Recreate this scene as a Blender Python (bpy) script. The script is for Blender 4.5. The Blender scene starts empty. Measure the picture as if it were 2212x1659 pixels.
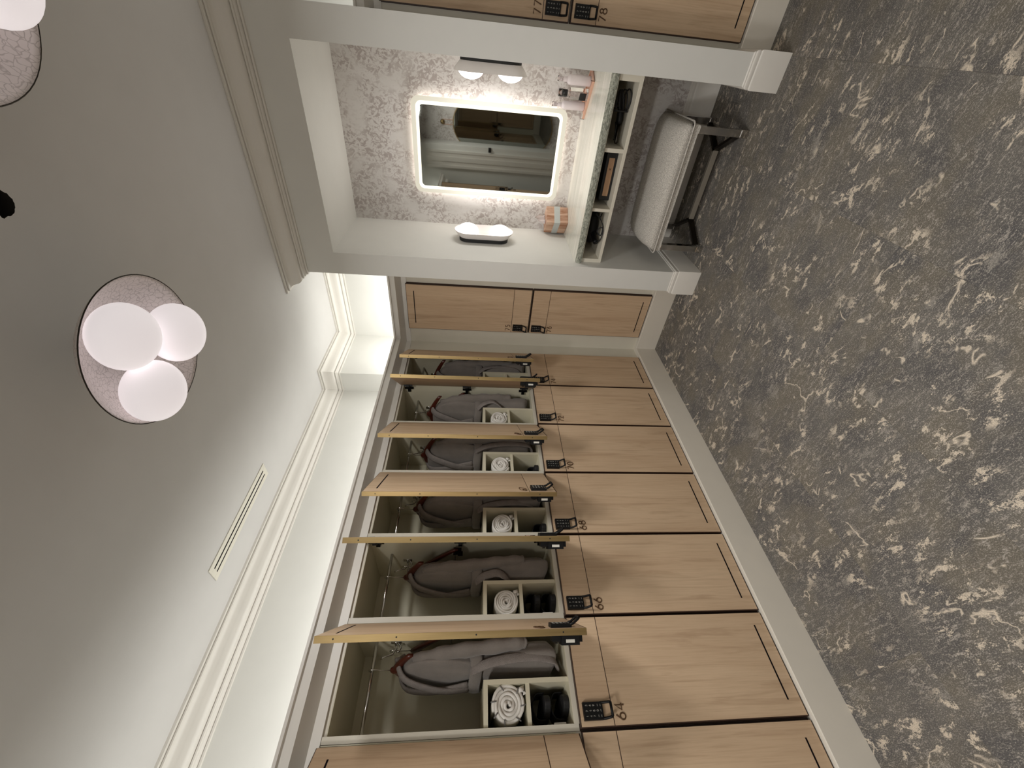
import bpy, bmesh, math, random
from mathutils import Vector, Matrix
random.seed(7)
S = bpy.context.scene
COL = S.collection
PI = math.pi

# ------------------------------------------------------------------ camera
F_PX, YAW, PITCH, ROLL = 883.111, 0.7114, -0.0982, -0.0291
CAM = Vector((1.7193, -2.3152, 1.36))
fw = Vector((-math.sin(YAW)*math.cos(PITCH), math.cos(YAW)*math.cos(PITCH), math.sin(PITCH)))
rt = Vector((math.cos(YAW), math.sin(YAW), 0)); dn = fw.cross(rt)
c_, s_ = math.cos(ROLL), math.sin(ROLL)
r2 = c_*rt + s_*dn; d2 = -s_*rt + c_*dn
cd = bpy.data.cameras.new('camera'); cam = bpy.data.objects.new('camera', cd); COL.objects.link(cam)
cd.sensor_width = 36; cd.sensor_fit = 'HORIZONTAL'; cd.lens = F_PX*36/2212; cd.clip_start = 0.02
# the photograph was taken with the camera turned on its side
cam.matrix_world = Matrix(((d2.x, r2.x, -fw.x, CAM.x), (d2.y, r2.y, -fw.y, CAM.y), (d2.z, r2.z, -fw.z, CAM.z), (0, 0, 0, 1)))
S.camera = cam

# ------------------------------------------------------------------ world, exposure
w = bpy.data.worlds.new('world'); S.world = w; w.use_nodes = True
w.node_tree.nodes['Background'].inputs[0].default_value = (1, .97, .92, 1)
w.node_tree.nodes['Background'].inputs[1].default_value = 0.0
S.view_settings.view_transform = 'Standard'; S.view_settings.look = 'None'
S.view_settings.gamma = 1; S.view_settings.use_curve_mapping = False
S.view_settings.exposure = 0.0

# ------------------------------------------------------------------ key dimensions (metres)
ZC = 2.42                      # ceiling
Y0, LW = 0.0242, 0.3471        # first locker edge and locker pitch along the left bank
ZB, ZM0, ZM1, ZT = .147, .966, .975, 1.805
XF, YF = -.021, .146           # face frame planes of the left bank and of the end wall
YN, YB = -.0673, .495          # vanity front and back
XPL, XPR, XCL, XCR = .584, .709, 1.622, 1.7445
ZH = 2.147
XR, YBK = 3.1, -3.7            # right wall, wall behind the camera
XWL, XWB, YJ, YWE = -.412, -.245, .028, .518
COVE_P, LAMP_P = 0.31, 1.24      # light multipliers

def area(name, loc, rot, sx, sy, power, col=(1, .95, .90), shape='RECTANGLE'):
    l = bpy.data.lights.new(name, 'AREA'); l.shape = shape; l.size = sx; l.size_y = sy
    l.energy = power; l.color = col
    o = bpy.data.objects.new(name, l); COL.objects.link(o); o.location = loc; o.rotation_euler = rot
    return o
# cove lighting: strips lying on top of the lockers, facing up
COOL = (1, .995, .975)
TL = math.radians(128)
area('cove_light', (-.10, (YBK+YJ)/2, 1.835), (0, TL, 0), .04, abs(YBK-YJ)-.1, 26*COVE_P, COOL)
area('cove_light', (-.08, .19, 1.835), (0, math.radians(146), 0), .04, .25, 3.2*COVE_P, COOL)
area('cove_light', (.22, .24, 1.835), (math.radians(146), 0, 0), .62, .04, 8.5*COVE_P, COOL)
area('cove_light', (2.4, .22, 1.835), (TL, 0, 0), 1.2, .04, 8*COVE_P, COOL)

# ------------------------------------------------------------------ helpers
def link(o, parent=None):
    COL.objects.link(o)
    if parent is not None: o.parent = parent
    return o
def obj(name, bm, mat, parent=None, smooth=False, loc=None, bevel=0, autos=False):
    me = bpy.data.meshes.new(name)
    bmesh.ops.recalc_face_normals(bm, faces=bm.faces)
    bm.to_mesh(me); bm.free()
    if smooth or autos:
        for p in me.polygons: p.use_smooth = True
    if mat is not None: me.materials.append(M[mat])
    o = bpy.data.objects.new(name, me); link(o, parent)
    if autos:
        try: me.set_sharp_from_angle(angle=math.radians(35))
        except Exception: pass
    if loc: o.location = loc
    if bevel:
        m = o.modifiers.new('bevel', 'BEVEL'); m.width = bevel; m.segments = 2; m.limit_method = 'ANGLE'
    return o
def tag(o, label=None, cat=None, group=None, kind=None):
    if label: o['label'] = label
    if cat: o['category'] = cat
    if group: o['group'] = group
    if kind: o['kind'] = kind
    return o
def thing(name, label, cat, loc=(0, 0, 0), rz=0, group=None):
    o = bpy.data.objects.new(name, None); COL.objects.link(o); o.empty_display_size = .05
    o.location = loc; o.rotation_euler = (0, 0, rz)
    return tag(o, label, cat, group)
def struct(name, bm, mat, label, cat='wall', **k):
    return tag(obj(name, bm, mat, **k), label, cat, kind='structure')
def inst(o, parent, loc=None, rot=None, name=None):
    c = o.copy(); link(c, parent)
    if loc is not None: c.location = loc
    if rot is not None: c.rotation_euler = rot
    return c
def B(): return bmesh.new()
def box(bm, x0, x1, y0, y1, z0, z1):
    v = [bm.verts.new((x, y, z)) for x in (x0, x1) for y in (y0, y1) for z in (z0, z1)]
    for f in ((0, 1, 3, 2), (4, 6, 7, 5), (0, 4, 5, 1), (2, 3, 7, 6), (0, 2, 6, 4), (1, 5, 7, 3)):
        bm.faces.new([v[i] for i in f])
    return v
def bxo(x0, x1, y0, y1, z0, z1):
    bm = B(); box(bm, x0, x1, y0, y1, z0, z1); return bm
def tube(bm, pts, r, n=8, cap=True, flat=None):
    """round tube along points; r number or list; flat=(axis vector, factor) squashes"""
    pts = [Vector(p) for p in pts]; rings = []
    rr = r if isinstance(r, (list, tuple)) else [r]*len(pts)
    up = None
    for i, p in enumerate(pts):
        t = (pts[min(i+1, len(pts)-1)] - pts[max(i-1, 0)])
        if t.length < 1e-9: t = Vector((0, 0, 1))
        t.normalize()
        if up is None: up = t.orthogonal().normalized()
        up = (up - t*up.dot(t))
        if up.length < 1e-6: up = t.orthogonal()
        up.normalize(); sd = t.cross(up)
        ring = []
        for k in range(n):
            a = 2*PI*k/n; o = up*math.cos(a)*rr[i] + sd*math.sin(a)*rr[i]
            if flat: o -= flat[0]*o.dot(flat[0])*(1-flat[1])
            ring.append(bm.verts.new(p+o))
        rings.append(ring)
    for a, b in zip(rings, rings[1:]):
        for k in range(n): bm.faces.new((a[k], a[(k+1) % n], b[(k+1) % n], b[k]))
    if cap and n > 2:
        bm.faces.new(rings[0][::-1]); bm.faces.new(rings[-1])
def lathe(bm, prof, n=32, c=(0, 0, 0), ax='z'):
    rings = []
    for r, z in prof:
        ring = []
        if r < 1e-6:
            ring = [bm.verts.new((c[0], c[1], c[2]+z))]
        else:
            for k in range(n):
                a = 2*PI*k/n; ring.append(bm.verts.new((c[0]+r*math.cos(a), c[1]+r*math.sin(a), c[2]+z)))
        rings.append(ring)
    for a, b in zip(rings, rings[1:]):
        for k in range(n):
            q = [a[k % len(a)], a[(k+1) % len(a)], b[(k+1) % len(b)], b[k % len(b)]]
            u = []
            for v in q:
                if v not in u: u.append(v)
            if len(u) > 2: bm.faces.new(u)
def prism(bm, poly, y0, y1, axis='y'):
    """extrude polygon of (a,b): axis y -> (a,y,b); x -> (x,a,b); z -> (a,b,z)"""
    def P(a, b, t): return {'y': (a, t, b), 'x': (t, a, b), 'z': (a, b, t)}[axis]
    A = [bm.verts.new(P(a, b, y0)) for a, b in poly]; C = [bm.verts.new(P(a, b, y1)) for a, b in poly]
    n = len(poly)
    for i in range(n): bm.faces.new((A[i], A[(i+1) % n], C[(i+1) % n], C[i]))
    bm.faces.new(A[::-1]); bm.faces.new(C)
def rrect(w, h, r, n=6, cx=0, cy=0):
    p = []
    for sx, sy, a0 in ((1, 1, 0), (-1, 1, 90), (-1, -1, 180), (1, -1, 270)):
        for i in range(n+1):
            a = math.radians(a0 + 90*i/n)
            p.append((cx + sx*(w/2-r) + r*math.cos(a), cy + sy*(h/2-r) + r*math.sin(a)))
    return p
def sweep(bm, path, prof):
    """sweep a profile (offset to the right of the path, z) along an XY polyline with mitred corners"""
    n = len(path); cols = []
    for i in range(n):
        p = Vector(path[i])
        ds = []
        if i > 0: ds.append((Vector(path[i])-Vector(path[i-1])).normalized())
        if i < n-1: ds.append((Vector(path[i+1])-Vector(path[i])).normalized())
        ns = [Vector((d.y, -d.x)) for d in ds]
        m = ns[0] if len(ns) == 1 else (ns[0]+ns[1])/(1+ns[0].dot(ns[1]))
        cols.append([bm.verts.new((p.x+m.x*e, p.y+m.y*e, z)) for e, z in prof])
    k = len(prof)
    for a, b in zip(cols, cols[1:]):
        for j in range(k): bm.faces.new((a[j], a[(j+1) % k], b[(j+1) % k], b[j]))
    bm.faces.new(cols[0][::-1]); bm.faces.new(cols[-1])
def sphere(bm, c, r, u=24, v=16, sc=(1, 1, 1)):
    m = Matrix.Translation(c) @ Matrix.Diagonal((r*sc[0], r*sc[1], r*sc[2], 1))
    bmesh.ops.create_uvsphere(bm, u_segments=u, v_segments=v, radius=1, matrix=m)

# ------------------------------------------------------------------ materials
M = {}
def srgb(r, g, b):
    f = lambda c: (c/255/12.92) if c/255 <= .04045 else ((c/255+.055)/1.055)**2.4
    return (f(r), f(g), f(b), 1)
class N:
    def __init__(s, name):
        s.m = bpy.data.materials.new(name); s.m.use_nodes = True; s.t = s.m.node_tree
        s.b = s.t.nodes['Principled BSDF']; M[name] = s.m
    def n(s, t, **k):
        x = s.t.nodes.new(t)
        for a, v in k.items(): setattr(x, a, v)
        return x
    def l(s, a, b): s.t.links.new(a, b)
    def val(s, x, sock, v):
        if hasattr(v, 'is_output'): s.l(v, x.inputs[sock])
        else: x.inputs[sock].default_value = v
    def math(s, op, a, b=0, c=None):
        x = s.n('ShaderNodeMath', operation=op); s.val(x, 0, a); s.val(x, 1, b)
        if c is not None: s.val(x, 2, c)
        return x.outputs[0]
    def noise(s, vec, scale, detail=2, rough=.5, dist=0):
        x = s.n('ShaderNodeTexNoise'); x.inputs['Scale'].default_value = scale; x.inputs['Detail'].default_value = detail
        x.inputs['Roughness'].default_value = rough; x.inputs['Distortion'].default_value = dist
        if vec is not None: s.l(vec, x.inputs['Vector'])
        return x.outputs['Fac']
    def ramp(s, fac, a, b):
        x = s.n('ShaderNodeMapRange'); x.inputs['From Min'].default_value = a; x.inputs['From Max'].default_value = b
        s.l(fac, x.inputs['Value']); return x.outputs[0]
    def mix(s, f, a, b):
        x = s.n('ShaderNodeMix', data_type='RGBA'); s.val(x, 0, f); s.val(x, 6, a); s.val(x, 7, b); return x.outputs[2]
    def coord(s, which='Object'): return s.n('ShaderNodeTexCoord').outputs[which]
    def scale(s, vec, sc, rot=(0, 0, 0)):
        x = s.n('ShaderNodeMapping'); x.inputs['Scale'].default_value = sc; x.inputs['Rotation'].default_value = rot
        s.l(vec, x.inputs['Vector']); return x.outputs[0]
    def bump(s, h, st, dist=.002):
        x = s.n('ShaderNodeBump'); x.inputs['Strength'].default_value = st; x.inputs['Distance'].default_value = dist
        s.l(h, x.inputs['Height']); s.l(x.outputs[0], s.b.inputs['Normal'])
    def base(s, c): s.val(s.b, 'Base Color', c)
    def set(s, rough=.5, metal=0, spec=None, trans=None):
        s.b.inputs['Roughness'].default_value = rough; s.b.inputs['Metallic'].default_value = metal
        if spec is not None: s.b.inputs['Specular IOR Level'].default_value = spec
        if trans is not None: s.b.inputs['Transmission Weight'].default_value = trans
        return s
def plain(name, rgb, rough=.5, metal=0, spec=None, bump=None, trans=None, var=.06, vs=9):
    m = N(name).set(rough, metal, spec, trans)
    co = m.coord(); f = m.noise(co, vs, 3)
    c = srgb(*rgb); d = tuple(min(1, x*(1-var)) for x in c[:3]) + (1,)
    m.base(m.mix(f, c, d))
    if bump: m.bump(m.noise(co, bump[0], 2), bump[1])
    return m
plain('paint', (221, 220, 214), .55, bump=(260, .04))
plain('trim', (224, 220, 212), .4, bump=(200, .02))
plain('ceiling', (208, 206, 203), .7, bump=(300, .05))
plain('frame_white', (214, 208, 192), .4)
plain('melamine', (216, 210, 186), .45)
plain('black_plastic', (11, 11, 12), .5, spec=.25)
plain('black_matte', (15, 14, 14), .6)
plain('slot_dark', (20, 14, 16), .8, spec=.1)
plain('edge_brown', (62, 42, 30), .5)
plain('chrome', (205, 203, 200), .12, 1)
plain('brushed', (178, 172, 160), .55, .5)
plain('dark_metal', (60, 56, 50), .3, 1)
plain('bronze', (92, 66, 42), .45, .3)
plain('key_digit', (170, 168, 160), .6)
plain('sticker', (205, 202, 192), .6)
plain('wood_red', (78, 32, 20), .35)
plain('white_ceramic', (222, 216, 212), .4)
plain('bottle_white', (216, 206, 206), .35)
plain('kraft', (176, 140, 108), .6)
plain('tissue', (240, 232, 228), .8)
plain('outlet', (196, 190, 178), .4)
plain('rug_white', (232, 228, 220), .85, bump=(500, .6), var=.12, vs=60)
plain('towel_stripe', (120, 118, 116), .9)
plain('black_rubber', (20, 20, 21), .7)
plain('drawn_mark', (70, 52, 38), .8)

# oak veneer, vertical grain
def oak(name, c1, c2, c3):
    m = N(name).set(.5, spec=.35)
    co = m.coord(); oi = m.n('ShaderNodeObjectInfo')
    off = m.n('ShaderNodeVectorMath', operation='ADD'); m.l(co, off.inputs[0])
    cx = m.n('ShaderNodeCombineXYZ'); m.l(m.math('MULTIPLY', oi.outputs['Random'], 37.), cx.inputs[0]); m.l(m.math('MULTIPLY', oi.outputs['Random'], 11.), cx.inputs[2])
    m.l(cx.outputs[0], off.inputs[1]); v = off.outputs[0]
    big = m.noise(m.scale(v, (9, 9, .9)), 1, 3, .55, .6)
    fine = m.noise(m.scale(v, (160, 160, 5)), 1, 4, .65)
    arc = m.noise(m.scale(v, (26, 26, 1.6)), 1, 4, .6, 1.2)
    col = m.mix(m.ramp(big, .3, .7), srgb(*c1), srgb(*c2))
    col = m.mix(m.math('MULTIPLY', m.ramp(arc, .52, .68), .45), col, srgb(*c3))
    col = m.mix(m.math('MULTIPLY', m.ramp(fine, .45, .75), .35), col, srgb(*c3))
    m.base(col); m.bump(fine, .12, .001)
oak('oak', (204, 178, 148), (192, 164, 134), (156, 128, 100))
oak('oak_back', (180, 152, 122), (170, 142, 112), (140, 112, 88))
# brass edge band
m = N('brass').set(.42, 1); co = m.coord()
f = m.noise(m.scale(co, (60, 60, 3)), 1, 4, .6)
m.base(m.mix(f, srgb(184, 160, 114), srgb(134, 113, 77)))
# robe fabric
m = N('robe').set(.95, spec=.1); co = m.coord()
f = m.noise(co, 14, 4, .6); m.base(m.mix(f, srgb(140, 133, 126), srgb(110, 104, 98)))
m.bump(m.noise(co, 320, 2), .5, .002); m.b.inputs['Sheen Weight'].default_value = .3
m = N('robe_lining').set(.95, spec=.1); co = m.coord()
f = m.noise(co, 40, 4, .7); m.base(m.mix(f, srgb(152, 145, 139), srgb(118, 111, 107)))
m.bump(m.noise(co, 420, 2), .8, .003)
# cushion boucle
m = N('boucle').set(.95, spec=.1); co = m.coord()
f = m.noise(co, 230, 3, .6); m.base(m.mix(m.ramp(f, .35, .65), srgb(168, 163, 155), srgb(222, 217, 208)))
m.bump(f, .7, .003)
# crackled dish of the ceiling lamp
m = N('crackle').set(.5); co = m.coord()
x = m.n('ShaderNodeTexVoronoi', feature='DISTANCE_TO_EDGE'); x.inputs['Scale'].default_value = 75
nz = m.n('ShaderNodeTexNoise'); nz.inputs['Scale'].default_value = 30; m.l(co, nz.inputs['Vector'])
mx = m.n('ShaderNodeMix', data_type='VECTOR'); mx.inputs[0].default_value = .03; m.l(co, mx.inputs[4]); m.l(nz.outputs['Color'], mx.inputs[5]); m.l(mx.outputs[1], x.inputs['Vector'])
e = m.ramp(x.outputs['Distance'], 0, .07)
m.base(m.mix(e, srgb(180, 172, 168), srgb(220, 212, 208))); m.bump(e, .25, .001)
# lamp glass
def emit(name, rgb, st, base=None):
    m = N(name).set(.45, spec=.2); m.base(srgb(*(base or rgb))); m.b.inputs['Emission Color'].default_value = srgb(*rgb); m.b.inputs['Emission Strength'].default_value = st
emit('globe', (236, 229, 231), .60)
emit('globe_sconce', (255, 249, 244), 2.2)
emit('mirror_light', (255, 248, 224), .50, (150, 148, 140))
emit('mirror_light_inner', (255, 250, 230), 1.15, (150, 148, 140))
emit('led_strip', (255, 246, 240), 7)
# mirror
m = N('mirror').set(.02, 1); m.base((.34, .35, .325, 1))
# clear plastic / glass
m = N('clear').set(.05, 0, None, 1); m.base((.95, .93, .92, 1)); m.b.inputs['IOR'].default_value = 1.3
# wallpaper: scattered brush-mark leaves
def wallpaper(name):
    m = N(name).set(.6); co = m.coord()
    v2 = m.scale(co, (1, .3, 1))
    d = m.noise(v2, 7, 2)
    a = m.noise(m.scale(co, (1, .3, 1), (0, .6, 0)), 30, 4, .62, 1.6)
    b = m.noise(m.scale(co, (1.7, .3, .8), (0, -.7, 0)), 40, 3, .6, .8)
    big = m.ramp(m.noise(v2, 6.5, 2, .5), .36, .52)
    mk = m.math('MULTIPLY', m.ramp(a, .50, .545), big)
    mk2 = m.math('MULTIPLY', m.ramp(b, .55, .59), m.math('ADD', m.math('MULTIPLY', big, .5), .25))
    c = m.mix(m.math('MULTIPLY', m.ramp(d, .35, .65), .35), srgb(213, 209, 205), srgb(200, 196, 190))
    c = m.mix(m.math('MULTIPLY', mk2, .7), c, srgb(180, 171, 166))
    c = m.mix(m.math('MULTIPLY', mk, .85), c, srgb(168, 157, 152))
    m.base(c)
wallpaper('wallpaper')
# vein-cut stone
m = N('stone').set(.12); co = m.coord()
v = m.scale(co, (1.2, 16, 16))
a = m.noise(v, 1.6, 5, .6, .6); b = m.noise(m.scale(co, (6, 90, 90)), 1, 4, .7); g = m.noise(co, 260, 2, .6)
c = m.mix(m.ramp(a, .35, .65), srgb(222, 219, 208), srgb(200, 198, 186))
c = m.mix(m.math('MULTIPLY', m.ramp(b, .5, .7), .3), c, srgb(172, 173, 160))
m.base(m.mix(m.math('MULTIPLY', m.ramp(g, .55, .75), .35), c, srgb(120, 124, 112)))
m = N('stone_edge').set(.65); co = m.coord()
g = m.noise(m.scale(co, (60, 160, 160)), 1, 4, .7)
m.base(m.mix(m.ramp(g, .35, .65), srgb(112, 116, 104), srgb(196, 197, 182))); m.bump(m.noise(co, 90, 4, .6), 1, .01)
# carpet tiles: mottled, streaked along X, cream flecks
m = N('carpet').set(.98, spec=.05); co = m.coord(); oi = m.n('ShaderNodeObjectInfo')
cx = m.n('ShaderNodeCombineXYZ'); m.l(m.math('MULTIPLY', oi.outputs['Random'], 53.), cx.inputs[0]); m.l(m.math('MULTIPLY', oi.outputs['Random'], 91.), cx.inputs[1])
ad = m.n('ShaderNodeVectorMath', operation='ADD'); m.l(co, ad.inputs[0]); m.l(cx.outputs[0], ad.inputs[1]); v = ad.outputs[0]
tone = m.noise(v, 5, 4, .6)
warm = m.noise(m.scale(v, (1, 1.6, 1)), 3.3, 3, .6)
base = m.mix(m.ramp(tone, .38, .62), srgb(97, 95, 94), srgb(119, 115, 109))
base = m.mix(m.math('MULTIPLY', m.ramp(warm, .45, .6), .75), base, srgb(124, 117, 104))
gr = m.noise(v, 430, 3, .75)
gr2 = m.noise(m.scale(v, (200, 330, 1)), 1, 3, .7)
jit = m.math('MULTIPLY', m.math('SUBTRACT', gr2, .5), .34)
def J(f, k=1.): return m.math('ADD', f, m.math('MULTIPLY', jit, k))
st = m.noise(m.scale(v, (34, 90, 1), (0, 0, .12)), 1, 5, .75, .3)      # short streaks
pm = m.ramp(m.noise(v, 6.5, 3, .6), .40, .60)
sf = m.math('MULTIPLY', m.ramp(J(st, 1.3), .515, .66), m.math('ADD', m.math('MULTIPLY', pm, .80), .32))
base = m.mix(sf, base, srgb(180, 172, 162))
lg = m.noise(m.scale(v, (1, 1.4, 1)), 7, 6, .68)                          # pale grey clouds
base = m.mix(m.math('MULTIPLY', m.ramp(J(lg, .8), .585, .66), .55), base, srgb(172, 166, 156))
cr = m.noise(m.scale(v, (15, 26, 1), (0, 0, .14)), 1, 8, .76, .3)      # cream blotches
cm = m.ramp(m.noise(m.scale(v, (1, 1.3, 1)), 4.2, 2, .5), .48, .57)
cb = m.math('MULTIPLY', m.ramp(J(cr, .5), .548, .585), cm)
rd = m.math('ABSOLUTE', m.math('SUBTRACT', m.noise(m.scale(v, (3.2, 5.2, 1), (0, 0, .7)), 1, 4, .55, .6), .5))   # thin branching lines
lb = m.math('MULTIPLY', m.math('SUBTRACT', 1., m.ramp(J(rd, .03), .003, .013)), m.ramp(m.noise(v, 9, 3, .6), .53, .57))
base = m.mix(m.math('MAXIMUM', cb, lb), base, srgb(224, 210, 190))
base = m.mix(m.math('MULTIPLY', m.ramp(gr, .44, .58), .42), base, srgb(56, 53, 50))
base = m.mix(m.math('MULTIPLY', m.ramp(gr2, .53, .63), .30), base, srgb(208, 200, 188))
m.base(base); m.bump(gr, .6, .004)
# tissue box wrap: wood grain print
m = N('wood_print').set(.5); co = m.coord()
f = m.noise(m.scale(co, (30, 30, 4)), 1, 5, .65, .5)
m.base(m.mix(m.ramp(f, .35, .65), srgb(150, 104, 76), srgb(208, 176, 152)))
plain('band_grey', (186, 190, 186), .6, var=.15, vs=120)
plain('tray_wood', (212, 168, 144), .4)
plain('sprinkler', (30, 24, 18), .7)
plain('vent_white', (226, 222, 208), .4)
plain('toekick', (218, 211, 198), .45)

# ------------------------------------------------------------------ shell
TX, TY = .442, .884
x_off, y_off = .863 - 2*TX, -3.75
fl = struct('floor', bxo(-.5, XR+.1, YBK-.1, .7, -.06, -.012), 'toekick', 'grey patterned carpet tile floor of the locker room', 'floor')
tile_me = None
ix = 0; x = x_off
while x < XR:
    jy = (ix % 2)*TY/2; y = y_off - jy
    while y < .6:
        if tile_me is None:
            t = obj('carpet_tile', bxo(.0002, TX-.0002, .0002, TY-.0002, -.012, 0), 'carpet', fl); tile_me = t.data
            t.location = (x, y, 0)
        else:
            t = bpy.data.objects.new('carpet_tile', tile_me); link(t, fl); t.location = (x, y, 0)
        y += TY
    x += TX; ix += 1
# ceiling with a round hole
bm = B()
outer = [bm.verts.new(p) for p in ((-.6, YBK-.1, ZC), (XR+.1, YBK-.1, ZC), (XR+.1, .75, ZC), (-.6, .75, ZC))]
HX, HY = 1.332, -1.297
rnd = random.Random(3)
inner = [bm.verts.new((HX+math.cos(a)*r, HY+math.sin(a)*r, ZC)) for a, r in [(2*PI*i/40, .0285+rnd.uniform(-.0012, .0012)+(.004 if i in (23, 24, 26, 27) else 0)) for i in range(40)]]
es = [bm.edges.new((l[i], l[(i+1) % len(l)])) for l in (outer, inner) for i in range(len(l))]
bmesh.ops.triangle_fill(bm, edges=es, use_beauty=True)
for f in bm.faces: 
    if f.normal.z > 0: f.normal_flip()
ce = struct('ceiling', bm, 'ceiling', 'plain white painted ceiling', 'ceiling')
# walls
bm = B(); box(bm, XWL-.1, XWL, YBK, YJ+.001, 0, ZC); box(bm, XWL-.1, XWB, YJ, .6, 0, ZC)
struct('wall_left', bm, 'paint', 'white wall above the long bank of lockers')
bm = B(); box(bm, XWB-.05, XR, YWE, .62, 0, ZC)
struct('wall_end', bm, 'paint', 'white wall above the end lockers')
struct('wall_right', bxo(XR, XR+.1, YBK, .6, 0, ZC), 'paint', 'white wall on the right side of the room')
bm = B(); box(bm, -.5, XR, YBK-.1, YBK, 0, ZC)
struct('wall_back', bm, 'wallpaper', 'wallpapered wall behind the camera seen in the vanity mirror')
# end panel around lockers 75-78
bm = B(); box(bm, XF, XPL, YF, YF+.02, 0, 1.86); box(bm, XCR, XR, YF, YF+.02, 0, 1.86)
struct('wall_locker_front', bm, 'frame_white', 'painted panel framing the end lockers', bevel=.001)
# cove shelf (tops of the lockers)
bm = B(); box(bm, XWL, XF, YBK, .55, 1.80, 1.812); box(bm, XF, XPL, YF+.02, YWE, 1.80, 1.812); box(bm, XCR, XR, YF+.02, YWE, 1.80, 1.812)
struct('trim_cove_shelf', bm, 'paint', 'hidden shelf of the light cove on top of the lockers', 'trim')
# vanity surround
struct('wall_vanity_left', bxo(XPL, XPR, YN, .6, 0, ZC), 'paint', 'white pier on the left of the vanity alcove')
struct('wall_vanity_right', bxo(XCL, XCR, YN, .6, 0, ZC), 'paint', 'white column on the right of the vanity alcove')
struct('wall_vanity_top', bxo(XPR, XCL, YN, .6, ZH, ZC), 'paint', 'white header above the vanity alcove')
struct('wall_vanity_back', bxo(XPR, XCL, YB, .6, 0, ZH), 'wallpaper', 'floral wallpapered back wall of the vanity alcove')
# crown moulding
CP = [(0, ZC), (.094, ZC), (.094, ZC-.010), (.085, ZC-.0105), (.0795, ZC-.0115), (.0795, ZC-.0135), (.083, ZC-.014), (.083, ZC-.020), (.073, ZC-.0205), (.0695, ZC-.023),  (.064, ZC-.026), (.059, ZC-.033), (.054, ZC-.048),
      (.050, ZC-.066), (.043, ZC-.076), (.033, ZC-.082), (.0245, ZC-.0835), (.0245, ZC-.086), (.029, ZC-.0865), (.028, ZC-.092), (.020, ZC-.094), (.0185, ZC-.097), (.0125, ZC-.103), (.0075, ZC-.104), (.0075, ZC-.106), (.011, ZC-.1065), (.010, ZC-.113), (0, ZC-.114)]
bm = B(); sweep(bm, [(XPL, YWE), (XPL, YN), (XCR, YN), (XCR, YWE)], CP)
struct('trim_1', bm, 'trim', 'white crown moulding above the vanity alcove', 'moulding', autos=True)
bm = B(); sweep(bm, [(XWL, YBK), (XWL, YJ), (XWB, YJ), (XWB, YWE), (XPL, YWE)], CP)
struct('trim_2', bm, 'trim', 'white crown moulding along the left wall and its corner', 'moulding', autos=True)
bm = B(); sweep(bm, [(XCR, YWE), (XR, YWE), (XR, YBK), (XWL, YBK)], CP)
struct('trim_3', bm, 'trim', 'white crown moulding at the right end of the room', 'moulding', autos=True)
# locker cornice
e0 = .083
KP = [(0, 1.80), (.004, 1.80), (.004, 1.838), (.012, 1.838), (.014, 1.846), (.024, 1.848), (.028, 1.853), (.028, 1.858), (.020, 1.860), (.024, 1.868), (.033, 1.878), (.048, 1.886), (.066, 1.8905), (e0, 1.892), (e0, 1.902), (e0-.012, 1.902), (e0-.016, 1.86), (0, 1.83)]
bm = B(); sweep(bm, [(XF, YBK), (XF, YF), (XPL, YF)], KP)
struct('trim_4', bm, 'trim', 'white cornice moulding running along the top of the lockers', 'moulding', autos=True)
bm = B(); sweep(bm, [(XCR, YF), (XR, YF)], KP)
struct('trim_5', bm, 'trim', 'white cornice moulding over the lockers beside the vanity column', 'moulding', autos=True)
# baseboards under the lockers
bm = B(); sweep(bm, [(XF, YBK), (XF, YF), (XPL, YF)], [(0, 0), (.0365, 0), (.0365, .142), (.034, .1455), (0, .1455)])
struct('baseboard_left', bm, 'toekick', 'white plinth under the left bank and end lockers', 'baseboard')
bm = B(); sweep(bm, [(XCR, YF), (XR, YF)], [(0, 0), (.0365, 0), (.0365, .142), (.034, .1455), (0, .1455)])
struct('baseboard_end', bm, 'toekick', 'white plinth under the lockers right of the vanity', 'baseboard')
# pier baseboards with cap moulding
BP = [(0, 0), (.0128, 0), (.0128, .132), (.011, .137), (.0085, .139), (.0085, .143), (.0105, .149), (.0085, .156), (.004, .159), (.004, .164), (0, .168)]
bm = B(); sweep(bm, [(XPL, YF-.03), (XPL, YN), (XPR, YN), (XPR, YB), (XCL, YB), (XCL, YN), (XCR, YN), (XCR, YF-.03)], BP)
struct('baseboard_vanity', bm, 'trim', 'white moulded baseboard wrapping the vanity piers', 'baseboard', autos=True)

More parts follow.
